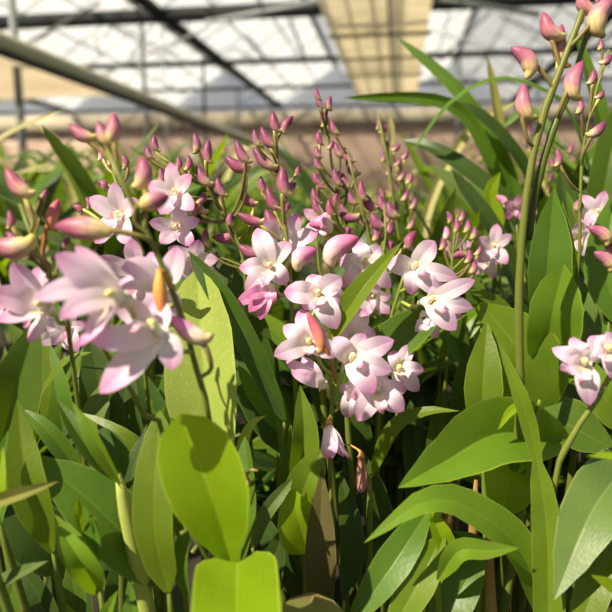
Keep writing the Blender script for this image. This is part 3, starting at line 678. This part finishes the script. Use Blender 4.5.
# white flowers behind the big soft flowers
J = Plant('orchid with white flowers and slim pink buds just behind the big soft-focus blooms', 170, .40)
J.stem([(196,330,.38),(188,260,.37),(180,210,.37),(176,180,.37)], 5); J.stem([(140,330,.36),(130,260,.35),(122,200,.35),(112,170,.35)], 5)
J.flower(176,193,.36,30,(-.1,-.95,.15),(-.1,0,1),66); J.flower(122,216,.34,36,(-.35,-.9,.2),(.1,0,1),66); J.flower(140,272,.33,40,(-.2,-.9,-.2),(.2,0,1),66)
J.flower(194,258,.36,30,(.1,-.9,-.2),(.1,0,1),62)
J.flower(68,326,.34,24,(.2,-.95,-.1),(.3,0,1),64,att=(110,350,.37)); J.flower(176,228,.365,28,(.2,-.9,.2),(0,0,1),60)
for b in [(108,185,97,183,11),(128,168,122,154,9),(113,165,108,152,9),(103,160,100,147,8),(190,170,188,155,9),(200,205,205,192,9),(92,207,86,197,8),(84,210,72,206,9)]: J.bud(*b, d=.36, c=1, mat=BUDP if b[0] % 2 else BUD)
J.leaf([(110,460,.39),(100,390,.385),(88,330,.39)], 40, 'dark', (.1,-1,.3), 'lance', .2)
J.leaf([(140,480,.38),(125,420,.375),(128,360,.38)], 40, 'dark', (-.1,-1,.3), 'ovate', .2)
J.leaf([(90,470,.37),(95,425,.365),(104,380,.37)], 34, 'grey', (-.1,-1,.3), 'ovate', .2)
J.leaf([(180,470,.37),(185,400,.36),(176,340,.37)], 40, 'mid', (-.1,-1,.3), 'lance', .2)
J.leaf([(230,440,.40),(200,330,.40),(170,260,.41)], 36, 'mid', (-.1,-1,.3), 'lance', .2)
NEAR = [A, B, D, F_, S3, M, E, S5, H, K, T, Q, V_, W_, S7, S6, J]
for p in NEAR: p.canes()

# ================================================================ dark foliage under and behind the flowers
def fill_plant(label, px, d, ztop, n_shoot, mats, lw=.022, ll=.12, group=None, spikes=0, seed=0, name='orchid_plant', face_up=.35, mk=None):
    global rnd
    keep = rnd; rnd = random.Random(seed)
    p = Plant(label, px, d, group=group, name=name)
    for k in range(n_shoot):
        a = rnd.uniform(0, 6.28); rr = rnd.uniform(0, .05)
        top = p.root + Vector((math.cos(a) * rr, math.sin(a) * rr * .6, ztop * rnd.uniform(.62, .95)))
        p.cane_to(top, .0033, CANE)
        for j in range(rnd.randint(3, 5)):
            b = rnd.uniform(0, 6.28); el = rnd.uniform(.5, 1.35); L = ll * rnd.uniform(.7, 1.15)
            dr = Vector((math.cos(b) * math.cos(el), math.sin(b) * math.cos(el), math.sin(el)))
            st = top - Vector((0, 0, rnd.uniform(0, .03)))
            q = [st, st + dr * L * .5, st + dr * L + Vector((math.cos(b), math.sin(b), -.6)) * L * .16]
            fc = Vector((-dr.x * .7, -dr.y * .7 - .3, .8))
            p.obj('leaf', leaf_geo(q, lw * rnd.uniform(.75, 1.2), fc, rnd.choice(['lance', 'strap', 'lance']), .25, wave=.05, n=10, m=6, seed=rnd.random() * 6), LEAF[rnd.choice(mats)])
    for k in range(spikes):
        b = p.root + Vector((rnd.uniform(-.05, .05), rnd.uniform(-.03, .03), 0)); h = ztop + rnd.uniform(-.01, .05)
        tp = b + Vector((rnd.uniform(-.03, .03), rnd.uniform(-.02, .02), h)); md = (b + tp) / 2 + Vector((rnd.uniform(-.01, .01), 0, 0))
        p.obj('flower_stem', tube_geo([b, md, tp], lambda t: .0016 * (1.2 - .6 * t), 14, 6), STEM)
        p.stems.append((spline([b, md, tp], 40), .0015))
        for j in range(rnd.randint(6, 10)):
            f = 1 - .028 * j - rnd.uniform(0, .015); c0 = b.lerp(tp, f); a = j * 2.4
            A_ = c0 + Vector((math.cos(a) * .007, math.sin(a) * .007, .001)); B_ = A_ + Vector((math.cos(a) * .004, math.sin(a) * .004, .0105))
            p.obj('bud', join([tube_geo([c0 - Vector((0, 0, .006)), A_], .0006, 3, 5, False, v0=0, v1=.27), tube_geo([A_, A_.lerp(B_, .5), B_], lambda t: .0026 * math.sin(min(1, t * .85 + .2) * 3.0), 6, 7, v0=.31)]), BUD)
    rnd = keep
    return p
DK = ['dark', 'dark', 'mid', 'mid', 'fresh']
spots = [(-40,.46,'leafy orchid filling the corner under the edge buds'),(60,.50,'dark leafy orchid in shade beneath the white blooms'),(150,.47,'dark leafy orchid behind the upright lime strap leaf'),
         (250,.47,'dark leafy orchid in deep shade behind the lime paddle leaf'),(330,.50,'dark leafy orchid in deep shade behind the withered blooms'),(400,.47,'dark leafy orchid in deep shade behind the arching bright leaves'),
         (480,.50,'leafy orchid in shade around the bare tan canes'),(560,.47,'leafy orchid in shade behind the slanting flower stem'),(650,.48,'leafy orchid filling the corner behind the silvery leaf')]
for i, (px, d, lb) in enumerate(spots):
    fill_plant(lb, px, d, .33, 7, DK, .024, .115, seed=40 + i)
# ================================================================ rows further back
mid = [(20,.80,.44,'orchid with soft green leaves behind the plump edge buds',1),(110,.72,.44,'orchid with blurred buds behind the topmost soft bud pair',2),(190,.85,.47,'orchid with blurred leaves behind the loose mauve bud cluster',2),
       (265,.70,.42,'orchid with blurred leaves behind the main bud-tipped stem',1),(330,.80,.44,'orchid with blurred leaves behind the slim bud spikes',2),(430,.62,.42,'orchid with broad shaded leaves behind the beaded bud spikes',1),
       (520,.68,.46,'orchid with broad shaded leaves behind the tallest bud stem',1),(600,.62,.46,'orchid with broad bright leaves behind the edge bud pair',2)]
for i, (px, d, zt, lb, sp) in enumerate(mid):
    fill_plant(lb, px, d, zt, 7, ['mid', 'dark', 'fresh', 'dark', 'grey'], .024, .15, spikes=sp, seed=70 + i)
# strap-leaved plants at the right
X = Plant('strap-leaved plant arching long ribbon leaves across the pale roof glass', 500, .66, 'strap-leaved plant', 'strap_leaved_plant')
for q, w, mt, fc in [
    ([(530,240,.62),(500,150,.60),(455,88,.60),(397,37,.62)], 14, 'mid', (-.5,-.8,.5)),
    ([(525,250,.60),(490,160,.57),(462,112,.56),(420,98,.56),(343,98,.57)], 13, 'mid', (-.1,-1,-.25)),
    ([(605,230,.56),(572,120,.53),(540,90,.52),(495,80,.52),(450,104,.53),(410,154,.55)], 11, 'mid', (0,-.5,.9)),
    ([(510,250,.62),(502,150,.61),(494,95,.62),(487,55,.63)], 13, 'olive', (.4,-1,.2)),
    ([(560,250,.6),(520,160,.58),(470,110,.58),(412,106,.6)], 15, 'dark', (-.2,-.7,.8)),
    ([(545,270,.56),(500,200,.55),(440,152,.56),(400,140,.58)], 20, 'dark', (-.3,-.7,.7)),
    ([(540,300,.54),(490,215,.53),(430,165,.54)], 22, 'grey', (-.3,-.8,.6)),
    ([(430,320,.66),(425,220,.65),(470,130,.66),(520,100,.67)], 10, 'straw', (.3,-.9,.4)),
    ([(500,260,.7),(455,190,.7),(420,170,.71),(395,200,.72)], 12, 'fresh', (0,-.6,.8)),
    ([(470,300,.7),(440,210,.7),(400,130,.72)], 12, 'fresh', (.4,-.8,.4)),
    ([(580,260,.6),(560,160,.59),(530,110,.6),(500,130,.6)], 14, 'grey', (.2,-.8,.5)),
    ([(350,300,.75),(330,220,.74),(290,160,.74),(272,140,.75)], 12, 'dark', (-.2,-.8,.6)),
    ]:
    X.leaf(q, w, mt, fc, 'strap', .25, n=None) if False else X.leaf(q, w, mt, fc, 'strap', .25)
X.canes(.004)
Y_ = Plant('strap-leaved plant with broad green blades crowding the edge behind the large buds', 640, .5, 'strap-leaved plant', 'strap_leaved_plant')
for q, w, mt, fc in [
    ([(640,260,.48),(612,170,.47),(596,100,.47),(574,28,.48)], 20, 'mid', (.3,-.9,.3)),
    ([(590,270,.47),(602,200,.46),(614,140,.46),(634,90,.47)], 34, 'mid', (-.2,-1,.3)),
    ([(560,260,.6),(575,190,.6),(600,150,.6),(640,140,.6)], 16, 'mid', (0,-.7,.7)),
    ([(600,280,.52),(570,220,.51),(560,170,.52)], 22, 'dark', (.1,-1,.3)),
    ([(650,280,.55),(620,220,.54),(570,190,.55)], 20, 'dark', (-.1,-.8,.6))]:
    Y_.leaf(q, w, mt, fc, 'strap', .25)
Y_.canes(.004)
# grassy plants at the left
Z_ = Plant('grassy strap-leaved plant with long arching blades before the heating pipe', 60, 1.0, 'strap-leaved plant', 'strap_leaved_plant')
r2 = random.Random(5)
for k in range(34):
    x0 = r2.uniform(-40, 250); d = r2.uniform(.85, 1.25); s = r2.choice([-1, 1]); h = r2.uniform(145, 185)
    X0 = [(x0, 330, d), (x0 + s * 18, 220, d), (x0 + s * r2.uniform(40, 60), h, d - .02), (x0 + s * r2.uniform(80, 125), h + r2.uniform(-6, 45), d - .05)]
    Z_.leaf(X0, r2.uniform(7, 11), r2.choice(['mid', 'dark', 'fresh', 'straw', 'mid', 'grey']), (0, -.6, .8), 'grass', .25)
Z_.leaf([(-40,190,.8),(-20,155,.8),(18,129,.8),(68,108,.82)], 8, 'straw', (0,-.7,.7), 'grass', .25)
Z_.leaf([(90,230,.9),(70,160,.9),(40,128,.9),(10,120,.9)], 8, 'straw', (0,-.7,.7), 'grass', .25)
Z_.bases = Z_.bases[:14]; Z_.canes(.004)

# far rows: one clump of foliage and bud spikes per plant, copied
def clump(seed, mats, h, spikes):
    r = random.Random(seed); gs, fm = [], []
    ms = [LEAF[m] for m in mats] + [BUD, STEM, PETAL]
    def add(g, k):
        gs.append(g); fm.extend([k] * len(g[1]))
    for k in range(46):
        a = r.uniform(0, 6.28); L = h * r.uniform(.35, .6); el = r.uniform(.6, 1.4); z0 = h * r.uniform(.2, .5)
        st = Vector((math.cos(a) * .03 * r.random(), math.sin(a) * .03 * r.random(), z0))
        dr = Vector((math.cos(a) * math.cos(el), math.sin(a) * math.cos(el), math.sin(el)))
        q = [Vector((st.x * .4, st.y * .4, 0)), st, st + dr * L * .6, st + dr * L + Vector((math.cos(a), math.sin(a), -.7)) * L * .25]
        add(leaf_geo(q, r.uniform(.014, .026), Vector((-dr.x, -dr.y - .2, .7)), 'grass', .25, n=9, m=2), r.randrange(len(mats)))
    for s in range(spikes):
        x, y = r.uniform(-.08, .08), r.uniform(-.08, .08); hh = h * r.uniform(.78, .93)
        add(tube_geo([(x * .4, y * .4, 0), (x, y, hh * .6), (x * 1.2, y * 1.2, hh)], .0022, 8, 5), len(mats) + 1)
        for j in range(8):
            a = j * 2.4; c = Vector((x * 1.2, y * 1.2, hh - j * .013)) + Vector((math.cos(a), math.sin(a), 0)) * .007
            add(tube_geo([c - Vector((math.cos(a) * .006, math.sin(a) * .006, .006)), c, c + Vector((0, 0, .013))], lambda t: .0036 * math.sin(min(1, t * .85 + .12) * 3.05) + .0004, 4, 6), len(mats))
    return join(gs), ms, fm
protos = []
for sd, mt, h, sp in [(1, ['mid', 'fresh', 'dark', 'straw'], .56, 3), (2, ['mid', 'dark', 'grey'], .52, 4), (3, ['straw', 'fresh', 'straw', 'mid'], .58, 1), (4, ['fresh', 'mid', 'dark'], .56, 0)]:
    g, ms, fm = clump(sd, mt, h, sp); protos.append((g, ms, fm))
first = [None] * 4
r3 = random.Random(9)
FARLAB = 'blurred green orchid plant in the far rows before the end wall'
far = []
for row, (y, hs) in enumerate([(1.25, .98), (1.6, 1.05), (2.1, 1.12), (2.8, 1.22), (3.6, 1.36)]):
    half = y * .58 + .1; nx = int(2 * half / .27) + 1
    for i in range(nx):
        x = -half + 2 * half * i / (nx - 1) + r3.uniform(-.05, .05)
        k = r3.randrange(4)
        if first[k] is None:
            g, ms, fm = protos[k]; o = mesh_obj('orchid_plant', g[0], g[1], g[2], ms, fm=fm); first[k] = o
        else:
            o = first[k].copy(); C.objects.link(o)
        o.location = (x, y + r3.uniform(-.1, .1), 0); o.rotation_euler = (0, 0, r3.uniform(0, 6.28))
        px_ = x / y * 612 + 306
        s = hs * r3.uniform(.9, 1.08) * (1.14 if px_ < 250 or px_ > 445 else .97); o.scale = (s, s, s)
        tag(o, FARLAB, 'orchid', 'far orchid rows')


# ------------------------------------------------------------------ greenhouse
AX = math.atan((398 - 306) / FPX)
def G(u, v, z): return Vector((u * math.cos(AX) + v * math.sin(AX), -u * math.sin(AX) + v * math.cos(AX), z))
def to_uv(p): return (p.x * math.cos(AX) - p.y * math.sin(AX), p.x * math.sin(AX) + p.y * math.cos(AX))
def ray_z(px, py, z):
    d = FWD + RT * ((px - 306) / FPX) + UPV * ((306 - py) / FPX)
    return to_uv(CAM + d * ((z - CAM.z) / d.z))
def ray_v(px, py, v):
    d = FWD + RT * ((px - 306) / FPX) + UPV * ((306 - py) / FPX)
    a, b = to_uv(CAM), to_uv(CAM + d)
    p = CAM + d * ((v - a[1]) / (b[1] - a[1])); return (*to_uv(p), p.z)
GROT = Matrix.Rotation(-AX, 3, 'Z')
M_DARK = flat_mat('dark_steel', '#101415', '#1a1f20', 2, 0.7)
M_STEEL = flat_mat('grey_steel', '#646a66', '#7a807a', 2, 0.5)
M_PIPE = flat_mat('pipe_paint', '#c2c09e', '#d2d0b2', 1.2, 0.5)
M_CREAM = cloth_mat('cream_shade_cloth', '#ecd8a8', '#f6e8c4', .6, 1.2)
M_TAN = cloth_mat('tan_screen_cloth', '#c4b08e', '#d8c8a8', .6, .8)
M_SOIL = flat_mat('dark_bark_soil', '#17130d', '#2c2318', 60, 0.95, bump=0.6)
M_BRICK = flat_mat('earthy_end_wall', '#8a7262', '#b8a08c', 0.8, 0.9, stretch=(1, 1, 2))
M_BAND = flat_mat('pale_wall_band', '#8d7d6a', '#cbc0a6', 0.6, 0.9)
M_FILM = film_mat('cloudy_roof_glass', '#eef0f2', 0.42, 0.78)
M_BAR = flat_mat('pale_sash_bar', '#bcc2c2', '#ccd1d0', 2, 0.5)

def struct(name, g, m):
    return tag(mesh_obj(name, g[0], g[1], g[2], m), kind='structure')
def quadstrip(ps, flip=False):
    return ([*ps], [(0, 1, 2, 3)], [(0, 0), (1, 0), (1, 1), (0, 1)])

struct('floor', box_geo(G(0, 9, -.05), (30, 24, .1), GROT), M_SOIL)
ZG = 3.06
VB = [9.05, 11.95, 14.75, 17.6]
VB = [ray_z(398, y, ZG)[1] for y in (9, 58, 85, 105)]
for k, (v, th) in enumerate(zip(VB, (.19, .09, .07, .07))):
    struct('roof_beam', box_geo(G(0, v, ZG + th * .3), (26, .08, th), GROT), M_DARK)
VEND = VB[-1] + .4
# gutters run away from the lens; one of them shows as the dark diagonal
u0 = ray_z(146, 9, ZG)[0]
SP = ray_z(385, 9, ZG)[0] - u0
for k in range(-2, 4):
    ug = u0 + SP * k
    struct('roof_gutter', box_geo(G(ug, (6 + VEND) / 2, ZG + .08), (.13, VEND - 6, .12), GROT), M_DARK)
    for s_ in (0, 1):                                      # two glazed slopes per span
        ua, ub = (ug, ug + SP / 2) if s_ == 0 else (ug + SP, ug + SP / 2)
        za, zb = ZG + .12, ZG + 1.15
        struct('roof_glass', quadstrip([G(ua, 6, za), G(ub, 6, zb), G(ub, VEND, zb), G(ua, VEND, za)]), M_FILM)
        bars = []
        vv = 6.2
        while vv < VEND:
            bars.append(tube_geo([G(ua, vv, za - .02), G(ub, vv, zb - .02)], .018, 2, 4)); vv += .95
        for f in (.33, .66):
            bars.append(tube_geo([G(ua + (ub - ua) * f, 6, za + (zb - za) * f - .02), G(ua + (ub - ua) * f, VEND, za + (zb - za) * f - .02)], .022, 2, 4))
        struct('roof_sash', join(bars), M_BAR)
    struct('roof_ridge', box_geo(G(ug + SP / 2, (6 + VEND) / 2, ZG + 1.15), (.08, VEND - 6, .1), GROT), M_STEEL)
# slanting tie rods of the trusses
def rod(p, q, v, r, m, v2=None):
    a = ray_v(*p, v); b = ray_v(*q, v2 or v)
    struct('truss_rod', tube_geo([G(*a), G(*b)], r, 2, 6), m)
for p, q, v, r, m in [((22, 46), (100, 3), VB[0] - .6, .022, M_STEEL), ((100, 75), (210, 27), VB[0] - .3, .016, M_BAR), ((205, 22), (330, 0), VB[0] - .3, .03, M_BAR),
                      ((80, 8), (180, 58), VB[1], .02, M_STEEL), ((228, 10), (265, 58), VB[1], .02, M_STEEL), ((285, 8), (305, 58), VB[1], .03, M_STEEL),
                      ((205, 30), (255, 60), VB[1], .02, M_BAR), ((200, 80), (130, 110), VB[3], .03, M_BAR), ((235, 105), (262, 85), VB[3], .04, M_BAR),
                      ((270, 104), (300, 84), VB[3], .04, M_BAR), ((240, 60), (282, 104), VB[3], .03, M_STEEL), ((440, 60), (490, 12), VB[1], .025, M_STEEL),
                      ((455, 85), (530, 20), VB[2], .03, M_BAR), ((500, 15), (612, 66), VB[1], .02, M_STEEL), ((430, 30), (520, 58), VB[1], .02, M_BAR), ((520, 85), (560, 58), VB[2], .03, M_BAR),
                      ((440, 0), (540, 14), VB[0] - .8, .03, M_STEEL), ((90, 12), (100, 56), VB[1], .02, M_BAR), ((30, 12), (60, 57), VB[1], .02, M_BAR), ((160, 14), (130, 57), VB[1], .02, M_BAR)]:
    rod(p, q, v, r, m)
# upright posts
def post(px, py0, v, r, m=M_STEEL):
    a = ray_v(px, py0, v)
    struct('greenhouse_post', tube_geo([G(a[0], v, 0), G(a[0], v, a[2])], r, 2, 8), m)
post(10, -20, 5.6, .04); post(141, 9, VB[0], .03); post(203, 58, VB[1], .03, M_DARK); post(237, 85, VB[2], .035); post(162, 25, 8.6, .012, M_BAR)
post(460, 58, VB[1], .03); post(540, 58, VB[1], .03)
# big pipe along the house at the left
zp = 1.27; up = ray_z(-2, 41, zp)[0]
struct('heating_pipe', tube_geo([G(up, 1.2, zp), G(up, VEND - .5, zp)], .052, 3, 14), M_PIPE)
struct('pipe_underside_shade', tube_geo([G(up + .02, 1.2, zp - .06), G(up + .02, VEND - .5, zp - .06)], .02, 3, 8), M_DARK)  # dark tube added to stand for the pipe's shaded underside
# cream shade cloth drawn along the roof
zc = 2.92
ua, ub = ray_z(318, 0, zc)[0], ray_z(432, 0, zc)[0]
va, vb = 6.3, ray_z(398, 99, zc)[1]
cl = []
nseg = 24
for i in range(nseg + 1):
    v = va + (vb - va) * i / nseg
    for j in range(9):
        f = j / 8
        cl.append(G(ua + (ub - ua) * f, v, zc - .02 * math.sin(f * math.pi) - .025 * abs(math.sin((v - va) * 2.2))))
fcs = [(i * 9 + j, i * 9 + j + 1, (i + 1) * 9 + j + 1, (i + 1) * 9 + j) for i in range(nseg) for j in range(8)]
o = mesh_obj('shade_cloth', cl, fcs, [((k % 9) / 8, (k // 9) / nseg) for k in range(len(cl))], M_CREAM)
tag(o, 'long cream shade cloth drawn beneath the glass roof beside the dark beams', 'shade cloth')
for y in (33, 57, 74):
    v = ray_z(398, y, zc - .06)[1]
    struct('cloth_rail', box_geo(G((ua + ub) / 2, v, zc - .07), (ub - ua + .1, .09, .05), GROT), M_PIPE)
struct('cloth_wire', tube_geo([G(ua + (ub - ua) * .62, va, zc - .09), G(ua + (ub - ua) * .62, vb, zc - .09)], .018, 2, 6), M_STEEL)
# tan screen lying at the left beyond the pipe
zt = 1.72
ua, ub = ray_z(-60, 56, zt)[0] - 2.2, ray_z(60, 74, zt)[0]
g = []
for i in range(13):
    v = 5.3 + 2.2 * i / 12
    for j in range(7): g.append(G(ua + (ub - ua) * j / 6, v, zt - .03 * math.sin(j * 1.1 + i)))
o = mesh_obj('tan_screen', g, [(i * 7 + j, i * 7 + j + 1, i * 7 + j + 8, i * 7 + j + 7) for i in range(12) for j in range(6)], [((k % 7) / 6, (k // 7) / 12) for k in range(len(g))], M_TAN)
tag(o, 'tan screen cloth stretched flat behind the long heating pipe', 'screen cloth')
# end wall
struct('wall_far', box_geo(G(0, VEND + .1, 1.29), (26, .12, 2.58), GROT), M_BRICK)
struct('end_glazing', quadstrip([G(-13, VEND + .1, 3.0), G(13, VEND + .1, 3.0), G(13, VEND + .1, 4.3), G(-13, VEND + .1, 4.3)]), M_FILM)
struct('trim_1', box_geo(G(0, VEND + .05, 2.80), (26, .14, .44), GROT), M_BAND)

for nm, uw in (('wall_left', -12.95), ('wall_right', 12.95)):
    struct(nm, box_geo(G(uw, VEND / 2 - 1, .55), (.12, VEND + 2, 1.1), GROT), M_BRICK)
    struct('side_glazing', quadstrip([G(uw, -2, 1.1), G(uw, VEND, 1.1), G(uw, VEND, 3.06), G(uw, -2, 3.06)]), M_FILM)
# ------------------------------------------------------------------ light
w = bpy.data.worlds.new('sky'); bpy.context.scene.world = w; w.use_nodes = True
nt = w.node_tree; g = N(nt); bg = nt.nodes['Background']
tc = g.n('ShaderNodeTexCoord'); nz = g.noise(tc.outputs['Generated'], 3.2, 5)
col = g.ramp(nz, [(0.40, lin('#b9cbe4')), (0.47, lin('#eceeee')), (1.0, lin('#ffffff'))])
g.l(col, bg.inputs[0]); bg.inputs[1].default_value = SKY_E
sl = bpy.data.lights.new('sun', 'SUN'); sl.energy = SUN_E; sl.angle = R(0.6); sl.color = (1, .90, .73)
so = bpy.data.objects.new('sun', sl); C.objects.link(so)
so.rotation_euler = (-Vector(SUN_DIR)).to_track_quat('-Z', 'Y').to_euler(); so.location = (2, 1, 4)
sc = bpy.context.scene
sc.view_settings.view_transform = 'Standard'; sc.view_settings.look = 'None'; sc.view_settings.gamma = 1
sc.view_settings.use_curve_mapping = False; sc.view_settings.exposure = EXPO


bpy.context.view_layer.update()
